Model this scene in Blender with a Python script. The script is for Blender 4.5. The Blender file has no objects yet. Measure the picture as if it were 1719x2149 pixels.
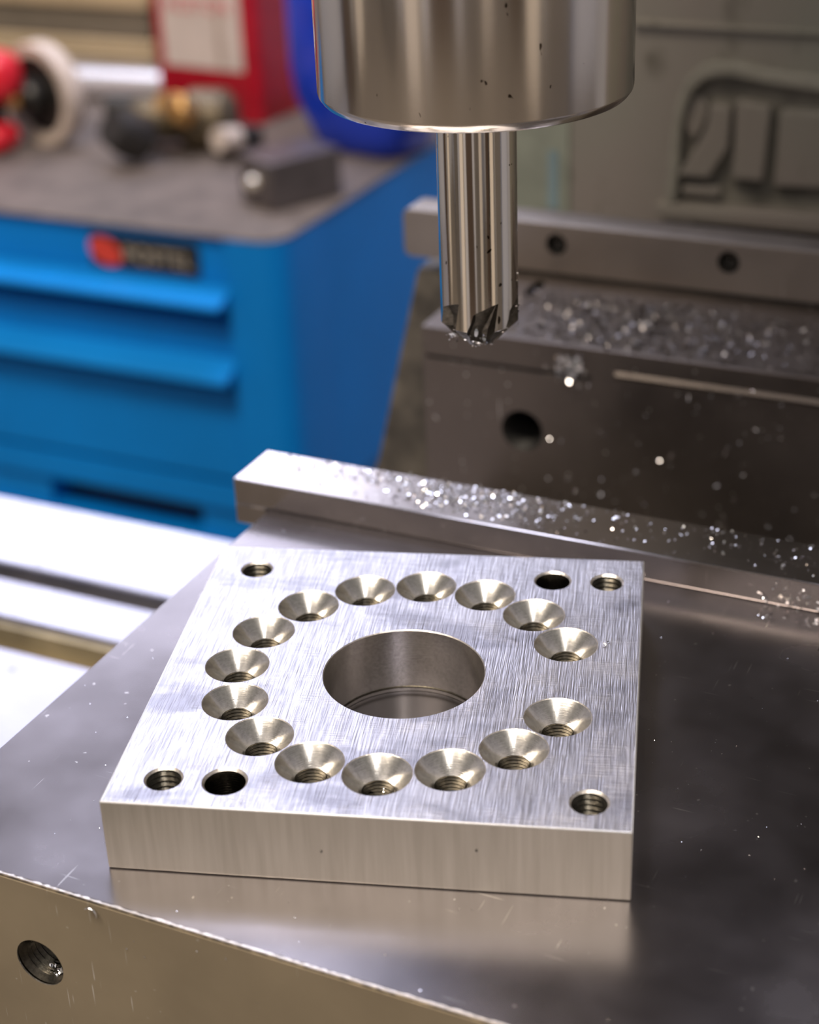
import bpy, bmesh, math, random
from mathutils import Vector, Matrix
C = bpy.context.scene.collection
scene = bpy.context.scene
R = math.radians

# ------------------------------------------------------------------ camera
cam_d = bpy.data.cameras.new('camera')
cam = bpy.data.objects.new('camera', cam_d); C.objects.link(cam)
rt = Vector((0.90557402, 0.42250772, -0.03772155))
dn = Vector((0.16493490, -0.43264358, -0.88634983))
fw = Vector((-0.3908, 0.7964, -0.4615))
rt.normalize(); fw = rt.cross(dn).normalized(); dn = fw.cross(rt)
if fw.y < 0: fw = -fw
m = Matrix((rt, -dn, -fw)).transposed().to_4x4()
m.translation = Vector((0.13547, -0.27018, 0.21083))
cam.matrix_world = m
cam_d.sensor_fit = 'HORIZONTAL'; cam_d.sensor_width = 36.0
cam_d.lens = 3586.8 / 1719 * 36.0
cam_d.clip_start = 0.01; cam_d.clip_end = 50
cam_d.dof.use_dof = True
cam_d.dof.focus_distance = 0.352
cam_d.dof.aperture_fstop = 15.0
scene.camera = cam

# ------------------------------------------------------------------ world, lights, exposure
w = bpy.data.worlds.new('world'); scene.world = w; w.use_nodes = True
wn = w.node_tree.nodes; bg = wn['Background']
bg.inputs[0].default_value = (0.92, 0.87, 0.82, 1); bg.inputs[1].default_value = 0.16

def area(name, loc, target, sx, sy, power, col, spread=180):
    l = bpy.data.lights.new(name, 'AREA'); l.shape = 'RECTANGLE'; l.size = sx; l.size_y = sy
    l.energy = power; l.color = col; l.spread = R(spread)
    o = bpy.data.objects.new(name, l); C.objects.link(o); o.location = loc
    o.rotation_euler = (Vector(target) - Vector(loc)).to_track_quat('-Z', 'Y').to_euler()
    return o
# cool tube fitting on the wall above the tool cabinet
area('tube_light', (-1.04, 1.24, 0.63), (-0.1, 0.0, 0.0), 0.80, 0.26, 4.3, (0.79, 0.80, 1.0))
# cool ceiling fitting further along
area('ceiling_light', (-0.25, 0.95, 1.65), (-0.25, 0.80, -0.2), 1.5, 0.5, 24, (0.76, 0.79, 1.0))
# warm white lamp over the machine, behind the photographer's head
area('machine_lamp', (0.46, -0.82, 1.32), (0, 0, 0), 0.16, 0.30, 5.0, (1.0, 0.93, 0.86))
# warm lamps further back in the room
area('room_lamp', (-0.35, -0.95, 2.3), (-0.2, -1.2, -1.0), 1.2, 0.8, 80, (1.0, 0.86, 0.70))

vs = scene.view_settings
vs.view_transform = 'Standard'; vs.look = 'None'; vs.gamma = 1; vs.use_curve_mapping = False
vs.exposure = 0.4

# ------------------------------------------------------------------ materials
def nodes_of(name):
    mt = bpy.data.materials.new(name); mt.use_nodes = True
    nt = mt.node_tree; return mt, nt, nt.nodes['Principled BSDF']
def N(nt, t, **k):
    n = nt.nodes.new(t)
    for a, v in k.items():
        if a in n.inputs: n.inputs[a].default_value = v
        else: setattr(n, a, v)
    return n
def noise(nt, scale, stretch=(1, 1, 1), detail=4, rot=(0, 0, 0), rough=0.55):
    tc = N(nt, 'ShaderNodeTexCoord'); mp = N(nt, 'ShaderNodeMapping')
    mp.inputs['Scale'].default_value = stretch; mp.inputs['Rotation'].default_value = rot
    nz = N(nt, 'ShaderNodeTexNoise'); nz.inputs['Scale'].default_value = scale
    nz.inputs['Detail'].default_value = detail; nz.inputs['Roughness'].default_value = rough
    nt.links.new(tc.outputs['Object'], mp.inputs['Vector']); nt.links.new(mp.outputs[0], nz.inputs['Vector'])
    return nz.outputs['Fac']
def ramp(nt, fac, stops):
    r = N(nt, 'ShaderNodeValToRGB'); e = r.color_ramp.elements
    while len(e) < len(stops): e.new(0.5)
    for i, (p, c) in enumerate(stops):
        e[i].position = p; e[i].color = (*c, 1) if len(c) == 3 else c
    nt.links.new(fac, r.inputs['Fac']); return r.outputs['Color']
def g(v): return (v, v, v)
def mix(nt, fac, a, b):
    mx = N(nt, 'ShaderNodeMix'); mx.data_type = 'RGBA'
    if isinstance(fac, float): mx.inputs[0].default_value = fac
    else: nt.links.new(fac, mx.inputs[0])
    for s, v in ((6, a), (7, b)):
        if isinstance(v, tuple): mx.inputs[s].default_value = (*v, 1)
        else: nt.links.new(v, mx.inputs[s])
    return mx.outputs[2]
def bump(nt, p, heights, strength=0.3, dist=0.0001):
    last = None
    for h, s, d in heights:
        b = N(nt, 'ShaderNodeBump'); b.inputs['Strength'].default_value = s; b.inputs['Distance'].default_value = d
        nt.links.new(h, b.inputs['Height'])
        if last: nt.links.new(last, b.inputs['Normal'])
        last = b.outputs['Normal']
    nt.links.new(last, p.inputs['Normal'])
def simple(name, col, rough=0.5, metal=0.0, var=0.12, scale=60, bumpd=0.0, spec=None, coat=0.0):
    mt, nt, p = nodes_of(name)
    f = noise(nt, scale)
    c = ramp(nt, f, [(0.3, tuple(v * (1 - var) for v in col)), (0.7, tuple(min(1, v * (1 + var)) for v in col))])
    nt.links.new(c, p.inputs['Base Color'])
    p.inputs['Roughness'].default_value = rough; p.inputs['Metallic'].default_value = metal
    if spec is not None: p.inputs['Specular IOR Level'].default_value = spec
    if coat: p.inputs['Coat Weight'].default_value = coat; p.inputs['Coat Roughness'].default_value = 0.1
    if bumpd: bump(nt, p, [(f, 0.5, bumpd)])
    return mt

M = {}
# milled aluminium: fine scratches in two directions
def mat_plate():
    mt, nt, p = nodes_of('milled_aluminium')
    a = noise(nt, 1, (3400, 120, 600), 2, (0, 0, R(5)))
    b = noise(nt, 1, (110, 3200, 600), 2, (0, 0, R(-2)))
    big = noise(nt, 60, (1, 1, 1), 3)
    patch = noise(nt, 1, (110, 160, 110), 2)
    bb = N(nt, 'ShaderNodeMath', operation='MULTIPLY'); nt.links.new(b, bb.inputs[0])
    pr = ramp(nt, patch, [(0.45, g(0.05)), (0.62, g(1))]); nt.links.new(pr, bb.inputs[1])
    bump(nt, p, [(a, 1.0, 0.00014), (bb.outputs[0], 1.0, 0.00014)])
    c = mix(nt, ramp(nt, a, [(0.35, g(0)), (0.65, g(1))]), (0.45, 0.45, 0.50), (0.72, 0.72, 0.78))
    smu = ramp(nt, noise(nt, 1, (38, 85, 50), 4, (0, 0, R(12))), [(0.54, g(0)), (0.66, g(0.7))])
    c = mix(nt, smu, c, (0.29, 0.29, 0.34))
    nt.links.new(c, p.inputs['Base Color']); p.inputs['Metallic'].default_value = 1
    r = ramp(nt, big, [(0.35, g(0.36)), (0.65, g(0.46))]); nt.links.new(r, p.inputs['Roughness'])
    return mt
M['plate'] = mat_plate()
def mat_plate_side():
    mt, nt, p = nodes_of('milled_aluminium_side')
    a = noise(nt, 1, (5000, 5000, 160), 3)
    b = noise(nt, 1, (700, 700, 40), 2)
    bump(nt, p, [(a, 0.22, 0.00004)])
    c = ramp(nt, b, [(0.3, (0.50, 0.475, 0.43)), (0.7, (0.58, 0.555, 0.51))])
    nt.links.new(c, p.inputs['Base Color']); p.inputs['Metallic'].default_value = 1
    p.inputs['Roughness'].default_value = 0.55
    return mt
M['plate_side'] = mat_plate_side()
def mat_cone():
    mt, nt, p = nodes_of('turned_aluminium')
    a = noise(nt, 1, (300, 300, 6000), 3)
    sp = noise(nt, 1500, (1, 1, 1), 2)
    bump(nt, p, [(a, 0.35, 0.00005), (sp, 0.12, 0.00005)])
    c = ramp(nt, sp, [(0.3, (0.62, 0.60, 0.565)), (0.6, (0.78, 0.755, 0.72))])
    nt.links.new(c, p.inputs['Base Color']); p.inputs['Metallic'].default_value = 1
    p.inputs['Roughness'].default_value = 0.22
    return mt
M['cone'] = mat_cone()
M['rim'] = simple('bright_arris', (0.95, 0.95, 0.95), 0.45, 1.0, 0.1, 900)  # near-white base paints the glint along the plate's top bevel
M['thread'] = simple('oily_thread', (0.07, 0.064, 0.052), 0.28, 1.0, 0.3, 1500, 0.0001)  # shade inside the holes put into a near-black base
# ground dark steel of the vise, smudged with oil, speckled with scratches
def mat_vise(name, base, r0, r1, scr=1.0, metal=1.0):
    mt, nt, p = nodes_of(name)
    sm = noise(nt, 26, (1, 1, 1), 5)
    fine = noise(nt, 900, (1, 1, 1), 3)
    c = ramp(nt, sm, [(0.3, tuple(v * 0.86 for v in base)), (0.7, tuple(v * 1.1 for v in base))])
    # thin pale scratches
    s1 = noise(nt, 1, (1600, 60, 60), 1, (0, 0, R(37)))
    s2 = noise(nt, 1, (60, 60, 60), 2)
    m1 = ramp(nt, s1, [(0.72, g(0)), (0.75, g(0.8))])
    s3 = noise(nt, 1, (45, 1500, 45), 1, (0, 0, R(14)))
    m3 = ramp(nt, s3, [(0.72, g(0)), (0.75, g(0.7))])
    mc = N(nt, 'ShaderNodeMath', operation='MAXIMUM'); nt.links.new(m1, mc.inputs[0]); nt.links.new(m3, mc.inputs[1]); m1 = mc.outputs[0]
    m2 = ramp(nt, s2, [(0.52, g(0)), (0.62, g(1))])
    mm = N(nt, 'ShaderNodeMath', operation='MULTIPLY'); nt.links.new(m1, mm.inputs[0]); nt.links.new(m2, mm.inputs[1])
    dots = ramp(nt, noise(nt, 420, (1, 1, 1), 1), [(0.755, g(0)), (0.775, g(0.8 * scr))])
    ad = N(nt, 'ShaderNodeMath', operation='MAXIMUM'); nt.links.new(mm.outputs[0], ad.inputs[0]); nt.links.new(dots, ad.inputs[1])
    c2 = mix(nt, ad.outputs[0], c, (0.72, 0.70, 0.68))
    nt.links.new(c2, p.inputs['Base Color']); p.inputs['Metallic'].default_value = metal
    r = ramp(nt, sm, [(0.3, g(r0)), (0.7, g(r1))]); nt.links.new(r, p.inputs['Roughness'])
    bump(nt, p, [(fine, 0.035, 0.00004), (sm, 0.04, 0.0005)])
    return mt
M['vise'] = mat_vise('ground_steel', (0.28, 0.26, 0.27), 0.20, 0.30)
M['vise_front'] = mat_vise('ground_steel_front', (0.34, 0.285, 0.20), 0.32, 0.44, 0.4, 0.6)  # tan copy of the steel, warm front light put into the colour
M['bar'] = mat_vise('jaw_bar_steel', (0.42, 0.39, 0.38), 0.14, 0.24)
M['jaw'] = mat_vise('dirty_jaw_steel', (0.18, 0.155, 0.14), 0.38, 0.55)
M['rail'] = mat_vise('rail_steel', (0.30, 0.27, 0.25), 0.42, 0.55, 0.2)
M['edge'] = simple('worn_bright_edge', (0.66, 0.62, 0.58), 0.4, 1.0, 0.3, 900, 0.0003)
M['chrome'] = None
def mat_chrome(name, rough, base):
    mt, nt, p = nodes_of(name)
    d = noise(nt, 700, (1, 1, 1), 2)
    sm = noise(nt, 30, (1, 1, 0.6), 3)
    spots = ramp(nt, noise(nt, 520, (1, 1, .7), 1), [(0.745, g(0)), (0.77, g(1))])
    c = mix(nt, spots, ramp(nt, sm, [(0.3, tuple(v * 0.93 for v in base)), (0.7, base)]), (0.10, 0.08, 0.06))
    nt.links.new(c, p.inputs['Base Color']); p.inputs['Metallic'].default_value = 1
    r = ramp(nt, sm, [(0.3, g(rough * 0.8)), (0.7, g(rough * 1.25))]); nt.links.new(r, p.inputs['Roughness'])
    bump(nt, p, [(d, 0.05, 0.00004)])
    return mt
M['chuck'] = mat_chrome('chuck_steel', 0.15, (0.80, 0.74, 0.67))
M['shank'] = mat_chrome('shank_steel', 0.10, (0.86, 0.80, 0.70))
M['flute'] = simple('flute_steel', (0.09, 0.08, 0.065), 0.42, 1.0, 0.4, 900, 0.0002)
M['chip'] = simple('aluminium_swarf', (0.86, 0.86, 0.88), 0.14, 1.0, 0.1, 900)
M['chip_dull'] = simple('dull_swarf', (0.30, 0.28, 0.28), 0.28, 1.0, 0.3, 900)
M['black'] = simple('black_void', (0.012, 0.011, 0.01), 0.6)  # shade of jaw holes, groove, screw holes and emblem ledge painted black
M['bolt'] = simple('black_bolt', (0.05, 0.048, 0.045), 0.4, 0.8)
M['table'] = mat_vise('milling_table_steel', (0.42, 0.42, 0.48), 0.28, 0.46, 0.5)
M['slot'] = simple('slot_wall', (0.40, 0.34, 0.22), 0.4, 0.7, 0.3, 40)
def mat_column():
    mt, nt, p = nodes_of('grey_green_paint')
    a = noise(nt, 22, (1, 1, 1), 6); b = noise(nt, 90, (1, 1, 0.4), 5); c0 = noise(nt, 9, (1, 1, 1), 2)
    base = ramp(nt, c0, [(0.4, (0.165, 0.163, 0.14)), (0.6, (0.172, 0.153, 0.138))])
    d = ramp(nt, b, [(0.60, g(0)), (0.72, g(0.75))])
    c = mix(nt, d, base, (0.055, 0.05, 0.035))
    nt.links.new(c, p.inputs['Base Color']); p.inputs['Roughness'].default_value = 0.42
    bump(nt, p, [(a, 0.25, 0.002)])
    return mt
M['column'] = mat_column()
M['column_dirty'] = simple('dirty_green_paint', (0.12, 0.113, 0.095), 0.5, 0, 0.4, 60)
M['frame_paint'] = simple('glossy_green_paint', (0.20, 0.195, 0.17), 0.14, 0, 0.15, 60, 0.003)
M['column_pale'] = simple('pale_green_paint', (0.19, 0.21, 0.175), 0.45, 0, 0.2, 50)
M['cyan'] = simple('pale_blue_tape', (0.15, 0.22, 0.25), 0.5, 0, 0.15, 60)
M['casting'] = simple('rough_casting', (0.085, 0.075, 0.06), 0.55, 0.2, 0.6, 70, 0.001)
M['blue'] = simple('blue_enamel', (0.001, 0.19, 0.60), 0.45, 0, 0.06, 12, spec=0.2)
M['blue_lip'] = simple('blue_enamel_handle', (0.004, 0.21, 0.62), 0.42, 0, 0.06, 12, spec=0.25)
M['mat'] = simple('dusty_top_mat', (0.115, 0.092, 0.078), 0.62, 0, 0.35, 38, 0.001)
M['badge_black'] = simple('badge_black', (0.012, 0.012, 0.012), 0.35)
M['badge_red'] = simple('badge_red', (0.62, 0.05, 0.03), 0.4)
M['badge_text'] = simple('badge_letters', (0.36, 0.31, 0.25), 0.4)
M['red'] = simple('red_plastic', (0.62, 0.015, 0.03), 0.32)
M['can_red'] = simple('can_red_print', (0.42, 0.006, 0.02), 0.3)
M['can_dark'] = simple('can_side_red', (0.33, 0.006, 0.025), 0.35)
M['can_white'] = simple('can_label_white', (0.62, 0.53, 0.49), 0.5, 0, 0.08, 30)
M['can_brown'] = simple('can_label_stripe', (0.42, 0.33, 0.28), 0.5)
M['can_pink'] = simple('can_label_letters', (0.60, 0.16, 0.18), 0.5)
M['jug'] = simple('blue_plastic', (0.010, 0.045, 0.52), 0.22, 0, 0.15, 25, 0.001)
M['pale_ring'] = simple('pale_plastic', (0.52, 0.44, 0.38), 0.5)
M['dark'] = simple('dark_rubber', (0.018, 0.016, 0.014), 0.5)  # dark rubber, also painted shade for the cabinet slot and timber gap
M['tube'] = simple('white_tube', (0.95, 0.94, 0.97), 0.38, 0.85, 0.03)
M['brass'] = simple('brass', (0.62, 0.36, 0.13), 0.35, 0.8)
M['junk'] = simple('oily_iron', (0.13, 0.10, 0.06), 0.45, 0.5, 0.4, 60)
M['greyblock'] = simple('machined_block', (0.10, 0.085, 0.085), 0.4, 0.4, 0.2, 50)
M['screw'] = simple('bright_screw', (0.85, 0.78, 0.66), 0.3, 0.6)
def mat_wood(name, c0, c1):
    mt, nt, p = nodes_of(name)
    a = noise(nt, 1, (5, 60, 60), 5); b = noise(nt, 14, (1, 1, 1), 3)
    c = mix(nt, b, ramp(nt, a, [(0.3, c0), (0.7, c1)]), tuple(v * 0.6 for v in c0))
    nt.links.new(c, p.inputs['Base Color']); p.inputs['Roughness'].default_value = 0.7
    return mt
M['wood_tan'] = mat_wood('tan_timber', (0.56, 0.42, 0.24), (0.70, 0.54, 0.34))
M['wood_grey'] = mat_wood('grey_timber', (0.20, 0.165, 0.12), (0.30, 0.25, 0.19))
M['plaster'] = simple('wall_plaster', (0.56, 0.57, 0.62), 0.9)
M['door_dark'] = simple('brown_door', (0.075, 0.05, 0.035), 0.5)
M['locker_pale'] = simple('pale_locker_paint', (0.85, 0.78, 0.69), 0.5)
M['locker_grey'] = simple('grey_locker_paint', (0.16, 0.145, 0.13), 0.5)
M['concrete'] = simple('concrete_floor', (0.16, 0.14, 0.12), 0.7, 0, 0.3, 8)

# ------------------------------------------------------------------ mesh helpers
def finish(name, me, mats, parent=None, smooth=True, ang=20):
    o = bpy.data.objects.new(name, me); C.objects.link(o)
    if not isinstance(mats, (list, tuple)): mats = [mats]
    if not me.materials:
        for x in mats: me.materials.append(x)
    if smooth:
        me.polygons.foreach_set('use_smooth', [True] * len(me.polygons))
        me.set_sharp_from_angle(angle=R(ang))
    if parent: o.parent = parent
    return o
def bm_obj(name, bm, mats, parent=None, smooth=True, ang=20):
    me = bpy.data.meshes.new(name); bmesh.ops.recalc_face_normals(bm, faces=bm.faces); bm.to_mesh(me); bm.free()
    return finish(name, me, mats, parent, smooth, ang)
def add_box(bm, x0, x1, y0, y1, z0, z1, bev=0.0, seg=2):
    b = bmesh.new()
    bmesh.ops.create_cube(b, size=1)
    for v in b.verts:
        v.co = Vector((x0 if v.co.x < 0 else x1, y0 if v.co.y < 0 else y1, z0 if v.co.z < 0 else z1))
    if bev: bmesh.ops.bevel(b, geom=list(b.edges), offset=bev, segments=seg, affect='EDGES', profile=0.5)
    merge(bm, b)
def merge(bm, b, mat=None):
    me = bpy.data.meshes.new('t'); 
    if mat is not None: bmesh.ops.transform(b, matrix=mat, verts=b.verts)
    b.to_mesh(me); b.free(); bm.from_mesh(me); bpy.data.meshes.remove(me)
def box(name, x0, x1, y0, y1, z0, z1, mt, parent=None, bev=0.0, seg=2):
    bm = bmesh.new(); add_box(bm, x0, x1, y0, y1, z0, z1, bev, seg)
    return bm_obj(name, bm, mt, parent)
def add_lathe(bm, prof, seg=64, mat=None, cap=True, midx=None):
    b = bmesh.new(); rings = []
    for r, z in prof:
        if r < 1e-7: rings.append([b.verts.new((0, 0, z))])
        else: rings.append([b.verts.new((r * math.cos(2 * math.pi * i / seg), r * math.sin(2 * math.pi * i / seg), z)) for i in range(seg)])
    for k, (A, B) in enumerate(zip(rings, rings[1:])):
        for i in range(seg):
            j = (i + 1) % seg
            if len(A) == 1 and len(B) == 1: continue
            if len(A) == 1: fc = b.faces.new((A[0], B[j], B[i]))
            elif len(B) == 1: fc = b.faces.new((A[i], A[j], B[0]))
            else: fc = b.faces.new((A[i], A[j], B[j], B[i]))
            if midx: fc.material_index = midx[k]
    if cap:
        for rg in (rings[0], rings[-1]):
            if len(rg) > 1:
                fc = b.faces.new(rg)
                if midx: fc.material_index = midx[0] if rg is rings[0] else midx[-1]
    bmesh.ops.recalc_face_normals(b, faces=b.faces)
    merge(bm, b, mat)
def lathe(name, prof, mt, parent=None, seg=64, mat=None, ang=32):
    bm = bmesh.new(); add_lathe(bm, prof, seg, mat)
    return bm_obj(name, bm, mt, parent, ang=ang)
def add_prism(bm, pts, h0, h1, axis='z', bev=0.0):
    """polygon pts (a,b) extruded along axis; axis 'y' -> pts are (x,z); 'x' -> pts are (y,z)"""
    def P(a, b, h): return {'z': (a, b, h), 'y': (a, h, b), 'x': (h, a, b)}[axis]
    b = bmesh.new()
    lo = [b.verts.new(P(x, y, h0)) for x, y in pts]; hi = [b.verts.new(P(x, y, h1)) for x, y in pts]
    n = len(pts); b.faces.new(lo); b.faces.new(hi)
    for i in range(n): b.faces.new((lo[i], lo[(i + 1) % n], hi[(i + 1) % n], hi[i]))
    bmesh.ops.recalc_face_normals(b, faces=b.faces)
    if bev: bmesh.ops.bevel(b, geom=list(b.edges), offset=bev, segments=2, affect='EDGES', profile=0.5)
    merge(bm, b)
def prism(name, pts, h0, h1, mt, parent=None, axis='z', bev=0.0):
    bm = bmesh.new(); add_prism(bm, pts, h0, h1, axis, bev)
    return bm_obj(name, bm, mt, parent)
def carve(bm, cutter, mats_a, mats_b):
    """exact boolean difference, returns a mesh with materials a + b"""
    ma = bpy.data.meshes.new('a'); bmesh.ops.recalc_face_normals(bm, faces=bm.faces); bm.to_mesh(ma); bm.free()
    mb = bpy.data.meshes.new('b'); bmesh.ops.recalc_face_normals(cutter, faces=cutter.faces); cutter.to_mesh(mb); cutter.free()
    for x in mats_a: ma.materials.append(x)
    for x in mats_b: mb.materials.append(x)
    oa = bpy.data.objects.new('a', ma); ob = bpy.data.objects.new('b', mb)
    C.objects.link(oa); C.objects.link(ob)
    md = oa.modifiers.new('bool', 'BOOLEAN'); md.operation = 'DIFFERENCE'; md.solver = 'EXACT'; md.object = ob
    md.material_mode = 'TRANSFER'
    dg = bpy.context.evaluated_depsgraph_get(); dg.update()
    me = bpy.data.meshes.new_from_object(oa.evaluated_get(dg))
    bpy.data.objects.remove(oa); bpy.data.objects.remove(ob)
    return me
def tag(o, label, cat, group=None, kind=None):
    if label: o['label'] = label
    if cat: o['category'] = cat
    if group: o['group'] = group
    if kind: o['kind'] = kind
    return o
def thing(name, loc, label, cat, group=None, rz=0):
    o = bpy.data.objects.new(name, None); C.objects.link(o); o.location = loc; o.rotation_euler = (0, 0, rz)
    o.empty_display_size = 0.01
    return tag(o, label, cat, group)
def structure(o): o['kind'] = 'structure'; return o
def shift(bm, v): bmesh.ops.translate(bm, vec=v, verts=bm.verts)
def rotm(axis, deg): return Matrix.Rotation(R(deg), 4, axis)

# ------------------------------------------------------------------ room
structure(box('floor', -3.2, 2.6, -2.6, 1.6, -1.04, -1.0, M['concrete']))
wb = structure(box('wall_back', -3.2, 2.6, 1.42, 1.5, -1.0, 1.9, M['plaster']))

# unseen walls, plus a door and lockers added for the steel to mirror
structure(box('wall_front', -3.2, 2.6, -2.6, -2.5, -1.0, 1.9, M['plaster']))
structure(box('wall_right', 2.5, 2.6, -2.5, 1.42, -1.0, 1.9, M['plaster']))
structure(box('wall_left', -3.2, -3.1, -2.5, 1.42, -1.0, 1.9, M['plaster']))
dr = structure(box('door_1', -0.35, 0.45, -2.499, -2.46, -1.0, 1.0, M['door_dark'], None, 0.004))  # unseen door, added as a dark band for the steel to reflect
lathe('door_handle', [(0, 0), (0.012, 0), (0.012, 0.04), (0.028, 0.045), (0.028, 0.065), (0, 0.07)], M['screw'], dr, 24, Matrix.Translation((-0.27, -2.46, 0.02)) @ rotm('X', -90))
def reflection_locker(x, y, rz, mt, look, h=1.5, wd=0.42):  # unseen lockers, added to give the polished steel pale and dark bands
    t = thing('locker', (x, y, -1.0), look, 'locker', rz=rz)
    box('locker_body', -wd / 2, wd / 2, -0.2, 0.2, 0, h, mt, t, 0.004)
    d = box('door', -wd / 2 + 0.012, wd / 2 - 0.012, 0.2, 0.214, 0.05, h - 0.03, mt, t, 0.003)
    box('handle', wd / 2 - 0.06, wd / 2 - 0.045, 0.214, 0.235, h * .5, h * .5 + 0.12, M['bolt'], d, 0.002)
    return t
reflection_locker(-0.85, -2.28, 0, M['locker_pale'], 'pale steel locker beside the door at the front wall')
reflection_locker(-1.75, -2.2, R(-8), M['locker_grey'], 'grey steel locker in the left corner of the front wall')
reflection_locker(0.95, -2.28, 0, M['locker_grey'], 'dark grey locker right of the door')
reflection_locker(1.42, -2.28, 0, M['locker_pale'], 'pale locker right of the dark grey locker')
reflection_locker(2.28, -1.6, R(90), M['door_dark'], 'brown cupboard against the right wall')
reflection_locker(2.28, -0.9, R(90), M['locker_pale'], 'pale cupboard against the right wall')
reflection_locker(2.28, -0.1, R(90), M['locker_grey'], 'grey cupboard against the right wall', 1.3, 0.7)
reflection_locker(-2.88, -1.2, R(-90), M['locker_pale'], 'pale cupboard against the left wall')
reflection_locker(-2.88, -0.5, R(-90), M['door_dark'], 'brown cupboard against the left wall', 1.2)
# ------------------------------------------------------------------ milling table
TZ = -0.10
mt_ = thing('milling_table', (0, 0.1, TZ), 'long grey steel machine table with T slots, running under the vise', 'machine table')
L0, L1 = -0.62, 0.40
def tbl(n, y0, y1, z0=-0.055, z1=0.0, mt=None, bev=0.0012):
    return box(n, L0, L1, y0 - 0.1, y1 - 0.1, z0, z1, mt or M['table'], mt_, bev)
tbl('land', 0.1735, 0.2205, -0.05, 0.0)
tbl('land', 0.1405, 0.1640, -0.05, 0.0)
tbl('land', -0.02, 0.1235, -0.05, 0.0)
tbl('slot_bottom', 0.160, 0.180, -0.03, -0.009, M['casting'])
tbl('slot_bottom', 0.1215, 0.1435, -0.03, -0.016, M['slot'])
tbl('slot_wall', 0.1375, 0.1404, -0.02, -0.0022, M['slot'], 0.0003)
tbl('table_body', -0.02, 0.21, -0.12, -0.051, M['casting'])
# ------------------------------------------------------------------ vise
vise = thing('machine_vise', (0, 0, TZ), 'large steel machine vise, its dark ground top carrying the drilled plate', 'vise')
def vz(o): o.location = (0, 0, -TZ); return o    # parts are written in world heights
VU0, VU1 = -0.0795, 0.155
# movable jaw: body with bevelled top edges and a threaded hole in the front
bm = bmesh.new(); add_box(bm, VU0, VU1, -0.071, 0.1008, -0.052, 0.0, 0.0005, 1)
cut = bmesh.new()
pr = [(0.0058, 0.002), (0.0058, -0.0005), (0.0047, -0.0016)]
z = -0.0016
for i in range(11):
    pr += [(0.0053, z - 0.0006), (0.0047, z - 0.0013)]; z -= 0.0013
pr += [(0.0045, -0.020), (0.0, -0.023)]
add_lathe(cut, pr, 48, Matrix.Translation((-0.0472, -0.071, -0.0203)) @ rotm('X', 90), midx=[0] * (len(pr) - 1))
me = carve(bm, cut, [M['vise']], [M['thread']])
jaw_m = vz(finish('movable_jaw', me, [], vise))
# bright worn chamfer along the front edge of the top, slightly ragged
bm = bmesh.new(); rng = random.Random(4); n = 260; prev = None
for i in range(n + 1):
    u = VU0 + (VU1 - VU0) * i / n
    a = 0.00018 + rng.random() * 0.00034; b_ = 0.00014 + rng.random() * 0.00034
    cur = [bm.verts.new((u, -0.0710 + a, 0.00006)), bm.verts.new((u, -0.07106, 0.00006 - 0.00005)), bm.verts.new((u, -0.07106, -b_)), bm.verts.new((u, -0.0704, -b_))]
    if prev:
        for k in range(3): bm.faces.new((prev[k], prev[k + 1], cur[k + 1], cur[k]))
    prev = cur
o = vz(bm_obj('worn_edge', bm, M['edge'], vise, smooth=False)); o['label'] = 'bright worn front edge of the dark top'
# front facing ground face of the jaw (warm light put into its tan base) is a thin cover plate with the same hole
bm = bmesh.new(); add_box(bm, VU0, VU1, -0.0714, -0.0711, -0.052, -0.0006)
cut = bmesh.new(); add_lathe(cut, [(0.0055, -0.01), (0.0055, 0.01)], 48, Matrix.Translation((-0.0472, -0.071, -0.0203)) @ rotm('X', 90))
vz(finish('front_face', carve(bm, cut, [M['vise_front']], [M['edge']]), [], vise))
# jaw bar standing on the back of the movable jaw
bar = thing('jaw_bar', (0.03, 0.09, 0.0), 'narrow bright steel bar across the vise behind the plate, strewn with chips', 'steel bar')
bm = bmesh.new(); add_box(bm, -0.0898, 0.155, 0.0815, 0.1005, 0.0, 0.0075, 0.0004, 2); shift(bm, (-0.03, -0.09, 0))
bm_obj('bar_body', bm, M['bar'], bar)
box('bar_overhang', -0.0898 - 0.03, -0.0802 - 0.03, 0.0815 - 0.09, 0.1005 - 0.09, -0.0058, 0.0, M['bar'], bar, 0.0003)
# vise bed between the jaws
vz(box('bed', -0.072, 0.15, -0.06, 0.30, -0.10, -0.0525, M['casting'], vise, 0.003))
vz(box('bed_wing', -0.115, -0.07, 0.235, 0.32, -0.10, -0.075, M['casting'], vise, 0.004))
# fixed jaw
bm = bmesh.new(); add_box(bm, -0.0885, 0.155, 0.2006, 0.29, -0.0995, 0.0078, 0.0006, 2)
cut = bmesh.new()
pr = [(0.0072, 0.004), (0.0072, 0.0), (0.0066, -0.0006)]
for i in range(9): pr += [(0.0070, -0.0012 - i * 0.0018), (0.0062, -0.0021 - i * 0.0018)]
pr += [(0.006, -0.03), (0, -0.033)]
add_lathe(cut, pr, 40, Matrix.Translation((-0.0534, 0.2006, -0.0242)) @ rotm('X', 90))
b2 = bmesh.new(); add_lathe(b2, [(0.0022, -0.006), (0.0022, 0.002)], 24, Matrix.Translation((-0.0664, 0.2455, 0.0075)) @ Matrix.Diagonal((1, 3.6, 1, 1)))
merge(cut, b2)
# groove under the hardened jaw plate
add_box(cut, -0.0868, -0.030, 0.199, 0.2016, -0.0030, -0.0018)
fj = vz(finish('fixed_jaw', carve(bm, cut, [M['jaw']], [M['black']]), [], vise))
o = vz(prism('jaw_chamfer', [(0.1998, 0.0), (0.2006, 0.0012), (0.2010, 0.0006), (0.2010, -0.001), (0.2006, -0.0012)], -0.022, 0.155, M['jaw'], vise, 'x')) 
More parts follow.
